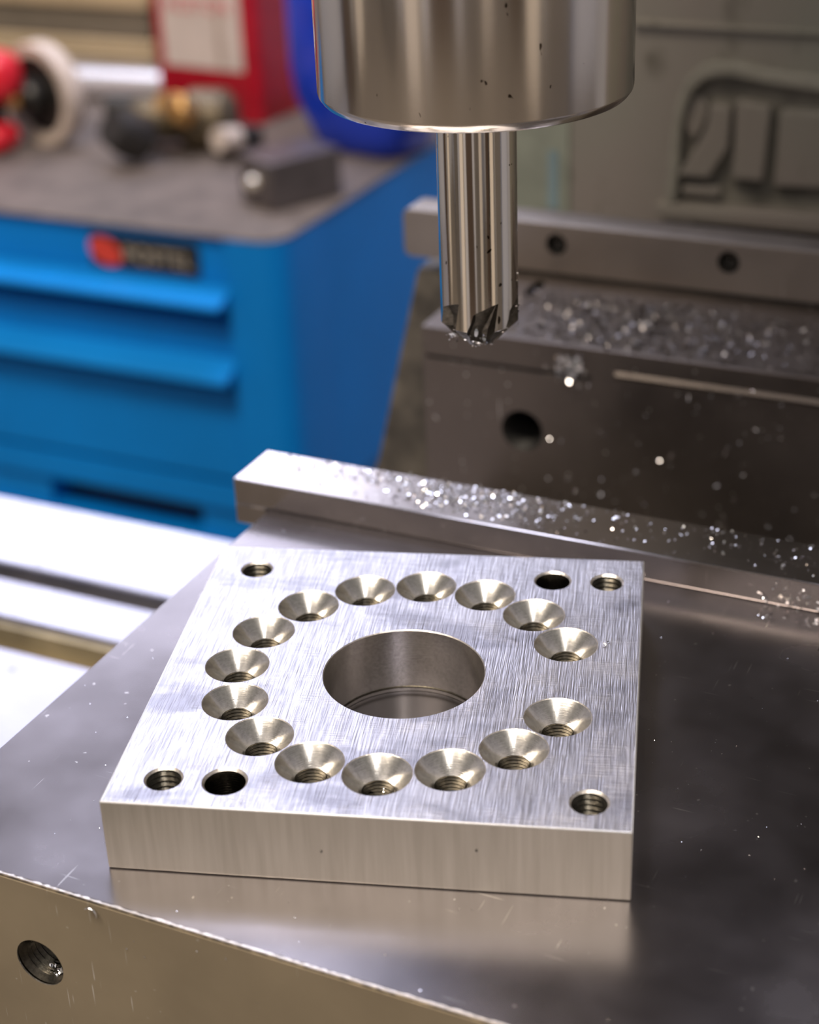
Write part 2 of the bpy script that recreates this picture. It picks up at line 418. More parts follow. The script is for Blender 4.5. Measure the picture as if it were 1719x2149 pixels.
# sloping casting at the left end of the fixed jaw
vz(prism('side_casting', [(-0.119, 0.004), (-0.0890, 0.004), (-0.0890, -0.098), (-0.150, -0.098), (-0.140, -0.08)], 0.262, 0.33, M['casting'], vise, 'y', 0.003))
# ------------------------------------------------------------------ rail with screws on the back of the jaw
rail = thing('screwed_rail', (0.0, 0.27, 0.0078), 'dull steel rail with round screw holes behind the far vise jaw', 'rail')
bm = bmesh.new()
def rrect(x0, x1, y0, y1, r, k=6):
    P = []
    for cx, cy, a in ((x1 - r, y1 - r, 0), (x0 + r, y1 - r, 90), (x0 + r, y0 + r, 180), (x1 - r, y0 + r, 270)):
        for i in range(k + 1): P.append((cx + r * math.cos(R(a + 90 * i / k)), cy + r * math.sin(R(a + 90 * i / k))))
    return P
add_prism(bm, rrect(-0.1215, 0.155, 0.0014, 0.0190, 0.003), -0.012, 0.002, 'y', 0.0004)
cut = bmesh.new()
for u, zz in ((-0.0633, 0.0118), (-0.0029, 0.0122), (0.055, 0.0122), (0.112, 0.0122)):
    b2 = bmesh.new(); add_lathe(b2, [(0.0038, 0.003), (0.0037, -0.006)], 28, Matrix.Translation((u, -0.012, zz)) @ rotm('X', 90)); merge(cut, b2)
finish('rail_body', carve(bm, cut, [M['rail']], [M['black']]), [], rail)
for u, zz in ((-0.0633, 0.0118), (-0.0029, 0.0122), (0.055, 0.0122), (0.112, 0.0122)):
    bm = bmesh.new(); add_lathe(bm, [(0.0, 0.0), (0.0012, 0.0), (0.0014, 0.0012), (0.0024, 0.0014), (0.0026, 0.001), (0.0026, -0.003), (0, -0.003)], 24, Matrix.Translation((u, -0.0085, zz)) @ rotm('X', 90))
    bm_obj('screw', bm, M['bolt'], rail)
box('rail_foot', -0.085, 0.15, -0.0115, 0.0018, 0.0, 0.0016, M['bolt'], rail)

# ------------------------------------------------------------------ aluminium plate
T = 0.01576
plate = thing('drilled_plate', (0, 0, 0.0001), 'square brushed aluminium plate with a ring of fifteen countersunk holes and a large bore', 'metal plate', rz=R(16.9))
bm = bmesh.new(); add_box(bm, -0.0511, 0.0489, -0.0491, 0.0515, 0, T, 0.0003, 2)
for fc in bm.faces: fc.material_index = 0 if fc.normal.z > 0.5 else 1
bm.normal_update()
for fc in bm.faces: fc.material_index = 0 if fc.normal.z > 0.97 else (2 if fc.normal.z > 0.1 else 1)
cut = bmesh.new()
RC = 0.0358
S0 = 2.04922  # phase: recovered from the ring
def csk(x, y, seg=48, rs=0.0067, rh=0.0031):
    rr = 0.00018
    pr = [(rs + rr + 0.0004, T + 0.001), (rs + rr + 0.00002, T + 0.00002), (rs, T - rr), (rh + 0.0001, T - rr - (rs - rh)), (rh, T - rr - (rs - rh) - 0.0002)]
    mi = [2, 2, 0, 1]
    z = pr[-1][1]
    while z > 0.001:
        pr += [(rh + 0.00028, z - 0.0004), (rh, z - 0.0008)]; mi += [1, 1]; z -= 0.0008
    pr += [(rh, -0.001)]; mi += [1]
    add_lathe(cut, pr, seg, Matrix.Translation((x, y, 0)), midx=mi)
PHASE = 1.96454
for i in range(16):
    if i == 5: continue
    a = PHASE - i * math.pi / 8
    csk(RC * math.cos(a), RC * math.sin(a))
def tapped(x, y, r, chamf, pitch, depth):
    pr = [(r + chamf + 0.0005, T + 0.0005), (r + chamf, T), (r, T - chamf)]; mi = [2, 2]
    z = T - chamf
    while z > 0.001:
        pr += [(r + depth, z - pitch / 2), (r, z - pitch)]; mi += [1, 1]; z -= pitch
    pr += [(r, -0.001)]; mi += [1]
    M4 = Matrix.Translation((x, y, 0)) @ Matrix(((1, 0, 0, 0), (0, 1, 0, 0), (0.0, 0.0, 1, 0), (0, 0, 0, 1)))
    add_lathe(cut, pr, 40, M4, midx=mi)
for sx in (-1, 1):
    for sy in (-1, 1): tapped(0.0407 * sx, 0.0409 * sy, 0.0034, 0.00045, 0.00125, 0.0006)
tapped(-0.02870, -0.04066, 0.0040, 0.0005, 0.0006, 0.00008)
tapped(0.02840, 0.0408, 0.0039, 0.0004, 0.0006, 0.00008)
br = 0.0169
add_lathe(cut, [(br + 0.0006, T + 0.0004), (br + 0.0002, T), (br, T - 0.0002), (br, 0.0013), (br - 0.0002, 0.0012), (br - 0.0002, 0.0009), (br, 0.0008), (br, -0.001)], 128, Matrix.Identity(4), midx=[2, 2, 0, 1, 1, 1, 0])
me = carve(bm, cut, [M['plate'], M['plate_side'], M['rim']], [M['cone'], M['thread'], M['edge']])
po = finish('plate_body', me, [], plate, ang=20)
rng = random.Random(11)
for (px_, pz) in ((-0.00886, 0.0072), (0.02038, 0.0096)):
    b2 = bmesh.new(); bmesh.ops.create_icosphere(b2, subdivisions=1, radius=0.00028)
    for v in b2.verts: v.co = v.co * (0.6 + rng.random() * 0.7) + Vector((px_, -0.0491, pz))
    bm_obj('punch_mark', b2, M['bolt'], plate)

# ------------------------------------------------------------------ cutter and chuck
AX = (-0.0088, 0.0642)
cutter = thing('milling_cutter', (AX[0], AX[1], 0.0652), 'round steel shank cutter with gashed conical tip, hanging over the plate', 'cutting tool')
bm = bmesh.new(); rs = 0.00875
add_lathe(bm, [(0.0, 0.0004), (0.0034, 0.0), (0.0040, 0.0002), (rs - 0.0001, 0.0049), (rs, 0.0051), (rs, 0.0590), (0, 0.0590)], 96, midx=[1, 1, 1, 0, 0, 0])
cut = bmesh.new()
camaz = math.atan2(-0.27018 - AX[1], 0.13547 - AX[0])
for k in range(6):
    # local frame: x tangential (to image right), y radial outwards
    az = camaz + R(-41 + 1 + 60 * k)
    prof = [(0.0008, -0.001, 0.0016), (0.0002, 0.0045, 0.0050), (0.0012, 0.0112, 0.0078), (-0.0004, 0.0108, 0.0078), (-0.0034, 0.0094, 0.0068), (-0.0062, 0.0070, 0.0056), (-0.0080, 0.0040, 0.0046), (-0.0064, -0.001, 0.0030)]
    b2 = bmesh.new()
    inn = [b2.verts.new((x * (0.5 if rin < 0.006 else 1), rin, z)) for x, z, rin in prof]
    out = [b2.verts.new((x * 1.25, 0.0105, z + (0.0006 if z > 0.006 else 0))) for x, z, rin in prof]
    n = len(prof)
    for i in range(n): b2.faces.new((inn[i], inn[(i + 1) % n], out[(i + 1) % n], out[i]))
    b2.faces.new(out)
    ci = b2.verts.new((-0.001, 0.0040, 0.0035))
    for i in range(n): b2.faces.new((inn[i], inn[(i + 1) % n], ci))
    bmesh.ops.triangulate(b2, faces=b2.faces); bmesh.ops.recalc_face_normals(b2, faces=b2.faces)
    # y axis -> radial direction az, x -> tangential to image right (az + 90)
    ca, sa = math.cos(az), math.sin(az)
    mm = Matrix(((-sa, ca, 0, 0), (ca, sa, 0, 0), (0, 0, 1, 0), (0, 0, 0, 1)))
    tr = Matrix(((-sa, ca, 0, 0), (ca, sa, 0, 0), (0, 0, 1, 0), (0, 0, 0, 1)))
    bmesh.ops.transform(b2, matrix=tr, verts=b2.verts); bmesh.ops.recalc_face_normals(b2, faces=b2.faces)
    merge(cut, b2)
finish('shank', carve(bm, cut, [M['shank'], M['flute']], [M['flute']]), [], cutter)

chuck = thing('chuck', (AX[0], AX[1], 0.1213), 'wide polished steel chuck body gripping the cutter at the top of the picture', 'chuck')
RB = 0.0336
lathe('chuck_body', [(0.0094, 0.0006), (0.0100, 0.0), (0.0300, 0.0), (0.0324, 0.0002), (0.0328, 0.0006), (0.0330, 0.0010), (0.0334, 0.0014), (RB, 0.0022), (RB, 0.118), (RB - 0.002, 0.120), (0.024, 0.120), (0.024, 0.20), (0.0094, 0.20)], M['chuck'], chuck, 160, ang=40)
lathe('collet', [(0.00885, -0.0004), (0.0093, -0.0004), (0.0093, 0.02), (0.00885, 0.02)], M['shank'], chuck, 64)
head = thing('spindle_head', (AX[0], AX[1], 0.3213), 'grey green casting of the mill head above the chuck', 'machine head')
bm = bmesh.new(); add_box(bm, -0.09, 0.09, -0.08, 0.52, 0.0, 0.32, 0.02, 3); bm_obj('head_casting', bm, M['column'], head)

# ------------------------------------------------------------------ machine column with cast emblem
col = thing('machine_column', (0.1, 0.5, -1.0), 'dull grey green painted machine column with a raised cast emblem', 'machine column')
def cz(o): o.location = (-0.1, -0.5, 1.0); return o
CV_ = 0.42
cz(box('column_body', -0.1515, 0.42, CV_, 0.75, -1.0, 0.75, M['column'], col, 0.006, 3))
cz(box('corner_strip', -0.1500, -0.118, CV_ - 0.0012, CV_ + 0.003, -0.10, 0.05, M['column_pale'], col, 0.0006))
cz(box('tape_strip', -0.1275, -0.1230, CV_ - 0.0018, CV_ + 0.003, -0.022, 0.004, M['cyan'], col))
cz(prism('cast_ridge', [(CV_ + 0.002, 0.0625), (CV_ - 0.0028, 0.0615), (CV_ - 0.0032, 0.060), (CV_ + 0.002, 0.0585)], -0.09, 0.42, M['column'], col, 'x', 0.0007))
# pixel -> emblem plane is a linear map measured on the column face
def E(x, y):
    # homography of the crop onto the column plane, bilinear between four measured corners
    s = (x - 1400) / (1719 - 1400); t_ = (y - 120) / (440 - 120)
    u = -0.0738 * (1 - s) + -0.0128 * s + 0.0018 * (s - 0.5) * 0 
    zt = 0.0462 * (1 - s) + 0.0510 * s; zb = -0.0172 * (1 - s) + -0.0108 * s
    return (u, zt * (1 - t_) + zb * t_)
def E_poly(name, pts, depth, mt=None, bev=0.0011):
    P = [E(*q) for q in pts]
    o = prism(name, P, CV_ - depth, CV_ + 0.003, mt or M['column'], col, 'y', bev); return cz(o)
def band(outer, inner): return outer + inner[::-1]
# darker field between the letters and rounded raised frame of the emblem
E_poly('emblem_field', [(1420, 420), (1420, 300), (1432, 210), (1470, 150), (1545, 142), (1719, 176), (1800, 190), (1800, 455), (1719, 446), (1500, 428)], 0.0006, M['column_dirty'], 0.0)
E_poly('emblem_frame', band([(1405, 430), (1412, 330), (1416, 250), (1424, 200), (1442, 155), (1470, 128), (1500, 118), (1545, 122), (1620, 138), (1719, 152), (1800, 165)],
                            [(1432, 420), (1436, 330), (1438, 262), (1446, 214), (1462, 180), (1482, 160), (1505, 152), (1545, 152), (1620, 168), (1719, 184), (1800, 196)]), 0.0065, M['frame_paint'], bev=0.0014)
E_poly('emblem_letter', [(1432, 222), (1452, 195), (1480, 196), (1492, 226), (1482, 262), (1460, 292), (1440, 262)], 0.003)
E_poly('emblem_letter', [(1500, 208), (1545, 214), (1544, 300), (1504, 366), (1432, 360), (1470, 300), (1494, 258)], 0.0065)
E_poly('emblem_letter', [(1556, 200), (1580, 205), (1630, 214), (1624, 374), (1552, 366), (1556, 300)], 0.0065)
E_poly('emblem_letter', [(1652, 222), (1719, 226), (1790, 232), (1786, 392), (1648, 384)], 0.0065)
E_poly('emblem_base', [(1440, 384), (1528, 390), (1526, 412), (1438, 404)], 0.004)
E_poly('emblem_ledge', [(1385, 418), (1500, 428), (1719, 446), (1800, 453), (1800, 492), (1719, 484), (1500, 462), (1388, 450)], 0.008)
E_poly('emblem_recess', [(1460, 470), (1560, 474), (1719, 492), (1800, 500), (1800, 530), (1719, 520), (1560, 500), (1470, 490)], 0.0006, M['black'], 0.0)  # black strip paints the shadow under the emblem ledge

# ------------------------------------------------------------------ tool cabinet
CZ = -0.196; FV = 0.800; SU = -0.485
cab = thing('tool_cabinet', (-0.8, 1.0, -1.0), 'bright blue metal drawer cabinet with a dusty top, left behind the vise', 'tool cabinet')
def kz(o): o.location = (0.8, -1.0, 1.0); return o
def rounded_corner_body(x0, x1, y0, y1, r):
    P = [(x0, y1), (x0, y0)]
    for i in range(9): P.append((x1 - r + r * math.sin(R(90 * i / 8)), y0 + r - r * math.cos(R(90 * i / 8))))
    P.append((x1, y1)); return P
kz(prism('cabinet_body', rounded_corner_body(-1.25, SU - 0.0005, FV + 0.016, 1.27, 0.01), -0.439, CZ - 0.001, M['blue'], cab, 'z'))
kz(prism('lower_body', rounded_corner_body(-1.25, SU, FV - 0.002, 1.27, 0.02), -0.98, -0.468, M['blue'], cab, 'z'))
kz(box('left_spacer', -1.25, -0.740, FV + 0.002, 1.25, -0.4682, -0.4388, M['blue'], cab))
kz(box('right_spacer', -0.585, SU - 0.006, FV + 0.003, 1.25, -0.4682, -0.4388, M['blue'], cab))
kz(box('shadow_gap', -0.739, -0.586, FV + 0.03, 1.2, -0.468, -0.439, M['dark'], cab))  # near-black panel paints the shade of the open slot
kz(prism('top_mat', rounded_corner_body(-1.25, SU + 0.001, FV - 0.0105, 1.27, 0.023), CZ - 0.0015, CZ, M['mat'], cab, 'z'))
kz(prism('corner_post', rounded_corner_body(-0.532, SU + 0.0005, FV - 0.010, FV + 0.06, 0.022), -0.439, CZ - 0.002, M['blue'], cab, 'z'))
def drawer(z0, z1, nm='drawer'):
    d = kz(box(nm, -1.22, -0.536, FV - 0.004, FV + 0.02, z0, z1, M['blue'], cab, 0.001))
    return d
def lip(z0, z1, par):
    # slanted full width pull: bright sloping top, dark underside
    o = prism('handle', [(FV - 0.003, z1), (FV - 0.027, z0 + 0.005), (FV - 0.028, z0 + 0.001), (FV - 0.025, z0), (FV - 0.003, z0)], -1.22, -0.531, M['blue_lip'], par, 'x', 0.0008)
    return o
d1 = drawer(-0.238, -0.200); lip(-0.2515, -0.238, d1)
d2 = drawer(-0.298, -0.270); lip(-0.3135, -0.298, d2)
d3 = drawer(-0.407, -0.328)
d4 = drawer(-0.437, -0.412)
for zz in (-0.280, -0.347, -0.431):
    pass
# badge on the top drawer
bd = kz(prism('badge', rrect(-0.6585, -0.5585, -0.2330, -0.2075, 0.003), FV - 0.007, FV - 0.003, M['badge_black'], cab, 'y'))
bd['label'] = 'black badge with a red oval'
bm = bmesh.new()
add_prism(bm, [(-0.6435 + 0.0145 * math.cos(t) + 0.004 * -math.sin(t) , -0.2203 + 0.0115 * math.sin(t)) for t in [2 * math.pi * i / 28 for i in range(28)]], FV - 0.0078, FV - 0.006, 'y')
bm_obj('badge_oval', bm, M['badge_red'], bd)
def text_mesh(name, body, size, mt, parent, mat4, ext=0.0004):
    cu = bpy.data.curves.new(name, 'FONT'); cu.body = body; cu.size = size; cu.extrude = ext
    to = bpy.data.objects.new('tmp', cu); C.objects.link(to)
    dg = bpy.context.evaluated_depsgraph_get(); dg.update()
    me = bpy.data.meshes.new_from_object(to.evaluated_get(dg)); bpy.data.objects.remove(to)
    me.transform(mat4); me.materials.clear(); me.materials.append(mt)
    return finish(name, me, [mt], parent, smooth=False)
FR = rotm('X', 90)
text_mesh('badge_letters', 'POSTEL', 0.0185, M['badge_text'], bd, Matrix.Translation((-0.6265, FV - 0.0075, -0.2268)) @ FR)

# ------------------------------------------------------------------ things on the cabinet
def on_top(u, v): return (u, v, CZ)
# red solvent can
can = thing('solvent_can', on_top(-0.716, 1.135), 'red rectangular metal can with a white label, at the back of the cabinet', 'metal can', rz=R(-6))
bm = bmesh.new(); add_prism(bm, rrect(-0.060, 0.058, -0.048, 0.042, 0.008), 0.0, 0.215, 'z', 0.002); bm_obj('can_body', bm, M['can_red'], can)
box('front_label', -0.046, 0.044, -0.0488, -0.0475, 0.048, 0.190, M['can_white'], can)['label'] = 'white front label'
box('label_stripe', 0.016, 0.022, -0.0492, -0.0482, 0.052, 0.15, M['can_brown'], can)
box('side_panel', 0.0575, 0.0586, -0.036, 0.034, 0.02, 0.205, M['can_dark'], can)
text_mesh('label_letters', 'ACETON', 0.018, M['can_pink'], can, Matrix.Translation((-0.040, -0.0492, 0.099)) @ FR)
lathe('cap', [(0, 0.215), (0.018, 0.215), (0.018, 0.232), (0.016, 0.235), (0, 0.235)], M['dark'], can, 32)
# blue plastic jug
jug = thing('plastic_jug', on_top(-0.532, 1.05), 'glossy royal blue plastic jug half hidden by the chuck', 'jug', rz=R(-14))
bm = bmesh.new(); prev = None
secs = [(0.0, 0.042, 0.028), (0.004, 0.048, 0.033), (0.02, 0.054, 0.038), (0.045, 0.066, 0.045), (0.07, 0.069, 0.047), (0.16, 0.069, 0.047), (0.20, 0.055, 0.036), (0.215, 0.02, 0.02), (0.235, 0.018, 0.018), (0.237, 0.0, 0.0)]
rings = []
for zz, a, b_ in secs:
    ring = []
    for i in range(40):
        t = 2 * math.pi * i / 40; c, s = math.cos(t), math.sin(t)
        e = 0.55
        ring.append(bm.verts.new((max(a, 1e-4) * math.copysign(abs(c) ** e, c), max(b_, 1e-4) * math.copysign(abs(s) ** e, s), zz)))
    rings.append(ring)
for A, B in zip(rings, rings[1:]):
    for i in range(40): bm.faces.new((A[i], A[(i + 1) % 40], B[(i + 1) % 40], B[i]))
bm.faces.new(rings[0]); bm.faces.new(rings[-1])
bm_obj('jug_body', bm, M['jug'], jug, ang=60)
bm = bmesh.new(); add_prism(bm, rrect(-0.006, 0.006, -0.010, 0.010, 0.004), 0.0, 0.05, 'z'); bmesh.ops.transform(bm, matrix=Matrix.Translation((0.052, 0.0, 0.17)) @ rotm('Y', -25), verts=bm.verts)
bm_obj('handle', bm, M['jug'], jug)
# dark machined block with bright screw
blk = thing('machined_block', on_top(-0.528, 0.885), 'dark rectangular steel block with a bright round screw head, near the cabinet corner', 'steel block', rz=R(-28))
box('block_body', -0.026, 0.020, -0.027, 0.040, 0.0, 0.040, M['greyblock'], blk, 0.002)
bm = bmesh.new(); add_lathe(bm, [(0, 0.006), (0.004, 0.006), (0.0055, 0.005), (0.0065, 0.0), (0, -0.001)], 28, Matrix.Translation((-0.004, -0.027, 0.020)) @ rotm('X', 90)); bm_obj('screw_head', bm, M['screw'], blk)
# white tube lying at the back
tube = thing('metal_tube', on_top(-0.845, 1.127), 'short bright white metal tube lying in front of the timber', 'tube', rz=R(4))
bm = bmesh.new(); add_lathe(bm, [(0.011, -0.06), (0.0145, -0.06), (0.0155, -0.058), (0.0155, 0.058), (0.0145, 0.06), (0.011, 0.06), (0.011, -0.06)], 40, Matrix.Translation((0.0, 0, 0.0157)) @ rotm('Y', 90), cap=False); bm_obj('tube_wall', bm, M['tube'], tube)
# red hand tool with pale cup
gt = thing('red_power_tool', on_top(-0.820, 0.972), 'red hand tool with a black collar and a pale ring guard, at the left edge', 'power tool')
ringm = Matrix.Translation((0.0, 0.0, 0.0455)) @ rotm('Z', -14) @ rotm('X', 90)
bm = bmesh.new(); add_lathe(bm, [(0.035, -0.008), (0.0445, -0.008), (0.0455, -0.006), (0.0455, 0.008), (0.0445, 0.010), (0.035, 0.010), (0.035, -0.008)], 56, ringm, cap=False); bm_obj('ring_guard', bm, M['pale_ring'], gt)
bm = bmesh.new(); add_lathe(bm, [(0, -0.008), (0.034, -0.008), (0.034, 0.004), (0, 0.004)], 40, ringm); bm_obj('disc', bm, M['dark'], gt)
bm = bmesh.new(); add_lathe(bm, [(0, -0.01), (0.016, -0.01), (0.016, 0.022), (0.013, 0.026), (0, 0.026)], 32, ringm); bm_obj('collar', bm, M['bolt'], gt)
bm = bmesh.new(); add_lathe(bm, [(0, 0.0), (0.007, 0.0), (0.007, 0.006), (0, 0.007)], 24, ringm @ Matrix.Translation((0, 0, 0.034))); bm_obj('spindle_nut', bm, M['brass'], gt)
bm = bmesh.new(); add_box(bm, -0.15, 0.000, -0.058, -0.016, 0.046, 0.090, 0.017, 4); bm_obj('housing', bm, M['red'], gt, ang=60)
bm = bmesh.new(); add_box(bm, -0.15, -0.012, -0.058, -0.020, 0.002, 0.026, 0.010, 4); bm_obj('grip', bm, M['red'], gt, ang=60)
bm = bmesh.new(); add_box(bm, -0.14, -0.028, -0.047, -0.019, 0.0, 0.05, 0.004, 2); bm_obj('grip_base', bm, M['dark'], gt)
# oily fitting with brass parts
ft = thing('brass_fitting', on_top(-0.688, 0.995), 'oily black and brown fitting with brass nut lying before the red can', 'fitting', rz=R(-20))
bm = bmesh.new(); add_lathe(bm, [(0, -0.035), (0.013, -0.035), (0.015, -0.03), (0.015, 0.0), (0.020, 0.004), (0.020, 0.028), (0.014, 0.034), (0, 0.034)], 28, Matrix.Translation((0.0, 0, 0.0205)) @ rotm('Z', 35) @ rotm('Y', 90)); bm_obj('valve_body', bm, M['junk'], ft)
bm = bmesh.new(); add_lathe(bm, [(0, 0), (0.016, 0), (0.016, 0.014), (0.012, 0.026), (0, 0.026)], 24, Matrix.Translation((0.005, -0.042, 0.017)) @ rotm('X', 62)); bm_obj('black_knob', bm, M['dark'], ft)
bm = bmesh.new(); add_lathe(bm, [(0, 0), (0.011, 0), (0.011, 0.012), (0.007, 0.014), (0.007, 0.024), (0, 0.024)], 6, Matrix.Translation((0.018, -0.012, 0.030)) @ rotm('X', 60)); bm_obj('brass_nut', bm, M['brass'], ft)
bm = bmesh.new(); add_lathe(bm, [(0, 0), (0.008, 0), (0.008, 0.016), (0, 0.016)], 20, Matrix.Translation((0.048, 0.004, 0.014)) @ rotm('X', 80)); bm_obj('pale_plug', bm, M['pale_ring'], ft)
bm = bmesh.new(); add_box(bm, -0.012, 0.056, 0.0, 0.022, 0.0, 0.020, 0.004, 2); bm_obj('base_block', bm, M['dark'], ft)
ft.scale = (1.3, 1.3, 1.3)
nut = thing('copper_nut', on_top(-0.762, 1.035), 'small copper coloured nut left of the oily fitting', 'nut')
bm = bmesh.new(); add_lathe(bm, [(0.005, 0), (0.010, 0), (0.010, 0.012), (0.005, 0.012), (0.005, 0)], 6, Matrix.Translation((0, 0, 0.010)) @ rotm('X', 80), cap=False); bm_obj('nut_body', bm, M['brass'], nut)
sl = thing('dark_sleeve', on_top(-0.785, 1.065), 'short dark sleeve lying in front of the white tube', 'sleeve', rz=R(15))
bm = bmesh.new(); add_lathe(bm, [(0.008, -0.03), (0.0125, -0.03), (0.0125, 0.03), (0.008, 0.03), (0.008, -0.03)], 28, Matrix.Translation((0, 0, 0.0125)) @ rotm('Y', 90), cap=False); bm_obj('sleeve_wall', bm, M['dark'], sl)
sp = thing('steel_washer', on_top(-0.735, 0.985), 'pale steel washer lying beside the copper nut', 'washer')
bm = bmesh.new(); add_lathe(bm, [(0.006, 0), (0.012, 0), (0.012, 0.004), (0.006, 0.004), (0.006, 0)], 28, None, cap=False); bm_obj('washer_body', bm, M['greyblock'], sp)

# ------------------------------------------------------------------ timber behind the cabinet
ZP = CZ
timb = thing('timber_stack', (-1.5, 1.34, -1.0), 'stack of horizontal timber boards behind the cabinet', 'timber')
hz = [(-0.235, -0.199, 'wood_tan'), (-0.198, -0.183, 'wood_tan'), (-0.182, -0.149, 'wood_grey'), (-0.148, -0.080, 'wood_tan'), (-0.079, -0.028, 'wood_tan'), (-0.027, 0.02, 'wood_grey'), (0.021, 0.07, 'wood_tan'), (0.071, 0.12, 'wood_grey')]
rng = random.Random(3)
zz = -1.0
while zz < -0.29:
    hz.append((zz + 0.001, zz + 0.049, 'wood_grey' if int(zz * 20) % 2 else 'wood_tan')); zz += 0.05
for z0, z1, k in hz:
    y = rng.uniform(-0.006, 0.006)
    o = box('board', -0.9, 0.575 + rng.uniform(-0.004, 0.004), -0.03 + y, 0.05, z0 + 1.0, z1 + 1.0, M[k], timb, 0.003)

box('end_post', 0.581, 0.62, -0.035, 0.05, 0.0, 1.12, M['dark'], timb, 0.002)  # made-up dark strip, stands in for the dark gap beside the boards
# ------------------------------------------------------------------ swarf
def chips(name, n, fn, smin, smax, mt, label, seed, parent=None, flat=0.6):
    rng = random.Random(seed); V = []; F = []
    for _ in range(n):
        p = fn(rng)
        if p is None: continue
        x, y, z, nrm = p
        s = rng.uniform(smin, smax) * (0.5 + rng.random()); wd = s * rng.uniform(0.25, 0.6); curl = rng.uniform(0.2, 1.6)
        rot = Matrix.Rotation(rng.uniform(0, 6.28), 3, 'Z') @ Matrix.Rotation(rng.gauss(0, flat), 3, 'X') @ Matrix.Rotation(rng.gauss(0, flat), 3, 'Y')
        pts = []
        for i in range(4):
            t = i / 3 - 0.5; a = t * curl
            for sgn in (-1, 1): pts.append(rot @ Vector((math.sin(a) * s / max(curl, 0.3), sgn * wd * (1 - abs(t) * 0.9) / 2, (1 - math.cos(a)) * s / max(curl, 0.3) * 1.3)))
        if nrm == 'z': lo = min(q.z for q in pts); off = Vector((x, y, z - lo + 0.00001))
        else:
            pts = [Vector((q.x, -q.z, q.y)) for q in pts]; hi = max(q.y for q in pts); off = Vector((x, y - hi - 0.00001, z))
        b = len(V); V += [tuple(q + off) for q in pts]
        for i in range(3): F.append((b + 2 * i, b + 2 * i + 1, b + 2 * i + 3, b + 2 * i + 2))
    me = bpy.data.meshes.new(name); me.from_pydata(V, [], F); me.update()
    o = finish(name, me, [mt], parent, smooth=False)
    if parent is None: tag(o, label, 'metal chips', kind='stuff')
    else: o['kind'] = 'stuff'
    return o
def f_bar(r):
    u = r.choice([r.gauss(-0.045, 0.020), r.gauss(-0.02, 0.012), r.uniform(-0.088, 0.15)])
    if not -0.088 < u < 0.15: return None
    v = 0.0825 + 0.0175 * r.random() ** 0.6
    if u < -0.045 and v < 0.091 and r.random() < 0.8: return None
    return (u, v, 0.0075, 'z')
chips('bar_chips', 1500, f_bar, 0.0005, 0.0013, M['chip'], 'bright aluminium chips scattered on top of the narrow jaw bar', 1, flat=0.35)
def f_jaw(r):
    u = r.choice([r.gauss(-0.035, 0.018), r.uniform(-0.06, 0.15), r.gauss(-0.01, 0.02)])
    if not -0.072 < u < 0.15: return None
    return (u, r.uniform(0.202, 0.2445), 0.0078, 'z')
chips('jaw_chips', 1900, f_jaw, 0.0008, 0.0022, M['chip_dull'], 'grey metal chips heaped on top of the far vise jaw', 2, flat=0.7)
def f_jawf(r):
    u = r.uniform(-0.045, 0.15); z = -0.09 + 0.092 * r.random()
    if abs(u + 0.0534) < 0.009 and abs(z + 0.0242) < 0.009: return None
    if r.random() < 0.2: u = r.gauss(-0.037, 0.003); z = r.uniform(-0.003, 0.004)
    return (u, 0.2004, z, 'y')
chips('jaw_face_chips', 520, f_jawf, 0.0006, 0.0018, M['chip'], 'specks of metal clinging to the front of the far vise jaw', 3)
chips('edge_chips', 26, lambda r: (r.gauss(-0.0375, 0.0022), 0.1995, r.uniform(-0.004, 0.005), 'y'), 0.0015, 0.003, M['chip'], 'bright clump of chips on the front edge of the far vise jaw', 31)
def f_top(r):
    u = r.uniform(-0.078, 0.15); v = r.uniform(-0.069, 0.079)
    a = R(-16.9); lx = u * math.cos(a) - v * math.sin(a); ly = u * math.sin(a) + v * math.cos(a)
    if -0.053 < lx < 0.051 and -0.051 < ly < 0.054: return None
    return (u, v, 0.0, 'z')
chips('vise_dust', 520, f_top, 0.00015, 0.0004, M['chip'], 'tiny specks of metal dust on the dark vise top', 5, flat=0.2)
def f_barfoot(r):
    u = min(0.15, 0.055 + abs(r.gauss(0, 0.03))); k = r.random()
    if k < 0.45: return (u, r.uniform(0.0745, 0.0812), 0.0, 'z')
    return (u, 0.0814, r.uniform(0.0005, 0.0068), 'y')
chips('bar_foot_chips', 130, f_barfoot, 0.0005, 0.0014, M['chip'], 'golden lit chips stuck to the front of the jaw bar at right', 6)
def f_frontface(r): return (r.uniform(-0.04, 0.10), -0.0715, r.uniform(-0.045, -0.002), 'y')
chips('front_face_dust', 70, f_frontface, 0.0002, 0.0006, M['chip'], 'fine metal dust on the front face of the vise', 7, flat=0.2)
chips('bore_chips', 34, lambda r: (-0.0455 + r.gauss(0, 0.0012), -0.0700 + r.uniform(0, 0.004), -0.0240 + r.gauss(0, 0.0005), 'z'), 0.0006, 0.0014, M['chip'], 'glittering chips inside the threaded hole in the front of the vise', 15, flat=0.9)
def f_tbl(r): return (r.uniform(-0.40, -0.10), r.choice([r.uniform(0.17, 0.21), r.uniform(0.143, 0.163), r.uniform(0.06, 0.118)]), TZ, 'z')
chips('table_chips', 45, f_tbl, 0.001, 0.003, M['chip'], 'chips lying on the bright machine table at left', 8, flat=0.3)
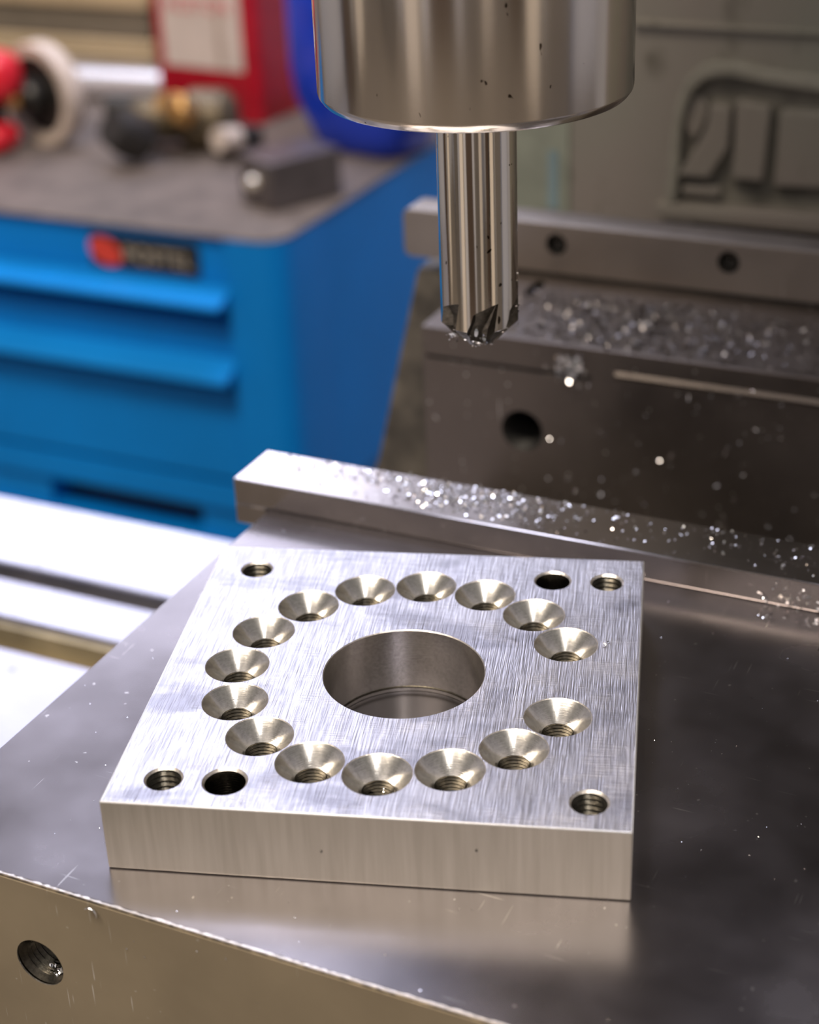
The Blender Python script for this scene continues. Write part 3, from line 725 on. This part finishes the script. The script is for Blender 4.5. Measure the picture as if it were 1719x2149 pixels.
# chips clinging to the cutter tip and in one hole
def f_tip(r):
    t = camaz + r.gauss(0, 0.9); rr = r.uniform(0.003, 0.0075)
    return (rr * math.cos(t), rr * math.sin(t), max(0.0, (rr - 0.0032)) * 1.0 - r.uniform(0, 0.0008), 'z')
chips('clinging_chips', 60, f_tip, 0.0005, 0.0012, M['chip'], '', 9, cutter, flat=1.2)
cs = camaz - math.pi / 2
def f_side(r):
    t = camaz + R(78) + r.gauss(0, 0.05); rr = 0.00885
    return (rr * math.cos(t), rr * math.sin(t), r.uniform(0.004, 0.022), 'z')
chips('side_chips', 9, f_side, 0.0004, 0.0009, M['chip'], '', 10, cutter, flat=1.2)
# one larger curl on the tip and the curl on the vise front edge
def curl(name, loc, rad, turns, wd, mt, rot, parent=None, label=None):
    V = []; F = []; n = 22
    for i in range(n + 1):
        a = 2 * math.pi * turns * i / n; rr = rad * (1 - 0.25 * i / n)
        for sg in (-1, 1): V.append(tuple(Matrix.Rotation(rot[1], 3, 'Y') @ Matrix.Rotation(rot[0], 3, 'X') @ Vector((rr * math.cos(a), rr * math.sin(a), sg * wd / 2 + wd * 0.5 * i / n))))
    for i in range(n): F.append((2 * i, 2 * i + 1, 2 * i + 3, 2 * i + 2))
    me = bpy.data.meshes.new(name); me.from_pydata(V, [], F)
    o = finish(name, me, [mt], parent); o.location = loc
    md = o.modifiers.new('solid', 'SOLIDIFY'); md.thickness = 0.00012
    if label: tag(o, label, 'metal chip')
    return o
lt = Vector((-0.9056, -0.4225)) 
def f_clump(r):
    return (lt.x * 0.0062 + r.gauss(0, 0.0005), lt.y * 0.0062 + r.gauss(0, 0.0005), 0.0010 + r.gauss(0, 0.0006), 'z')
chips('chip_clump', 22, f_clump, 0.0006, 0.0012, M['chip'], '', 14, cutter, flat=1.3)
curl('chip_curl', (-0.0322, -0.0723, -0.0022), 0.0016, 0.4, 0.0006, M['chip'], (1.4, 0.3), None, 'single pale curl of swarf hanging from the vise front edge')
def f_hole(r):
    a = PHASE - 9 * math.pi / 8 + R(16.9); t = r.uniform(0, 6.28); rr = 0.0026 * r.random() ** .5
    return (RC * math.cos(a) + rr * math.cos(t), RC * math.sin(a) + rr * math.sin(t), 0.0085 + r.uniform(0, 0.0022), 'z')
chips('hole_chips', 40, f_hole, 0.0005, 0.0012, M['chip'], 'crumpled chips down inside the frontmost countersunk hole', 12, flat=1.0)
chips('plate_chip', 8, lambda r: (0.0352 + r.gauss(0, 0.0006), 0.0258 + r.gauss(0, 0.0006), T + 0.0001, 'z'), 0.0005, 0.001, M['chip'], 'tiny chips beside a countersunk hole at the right rear of the plate', 13)
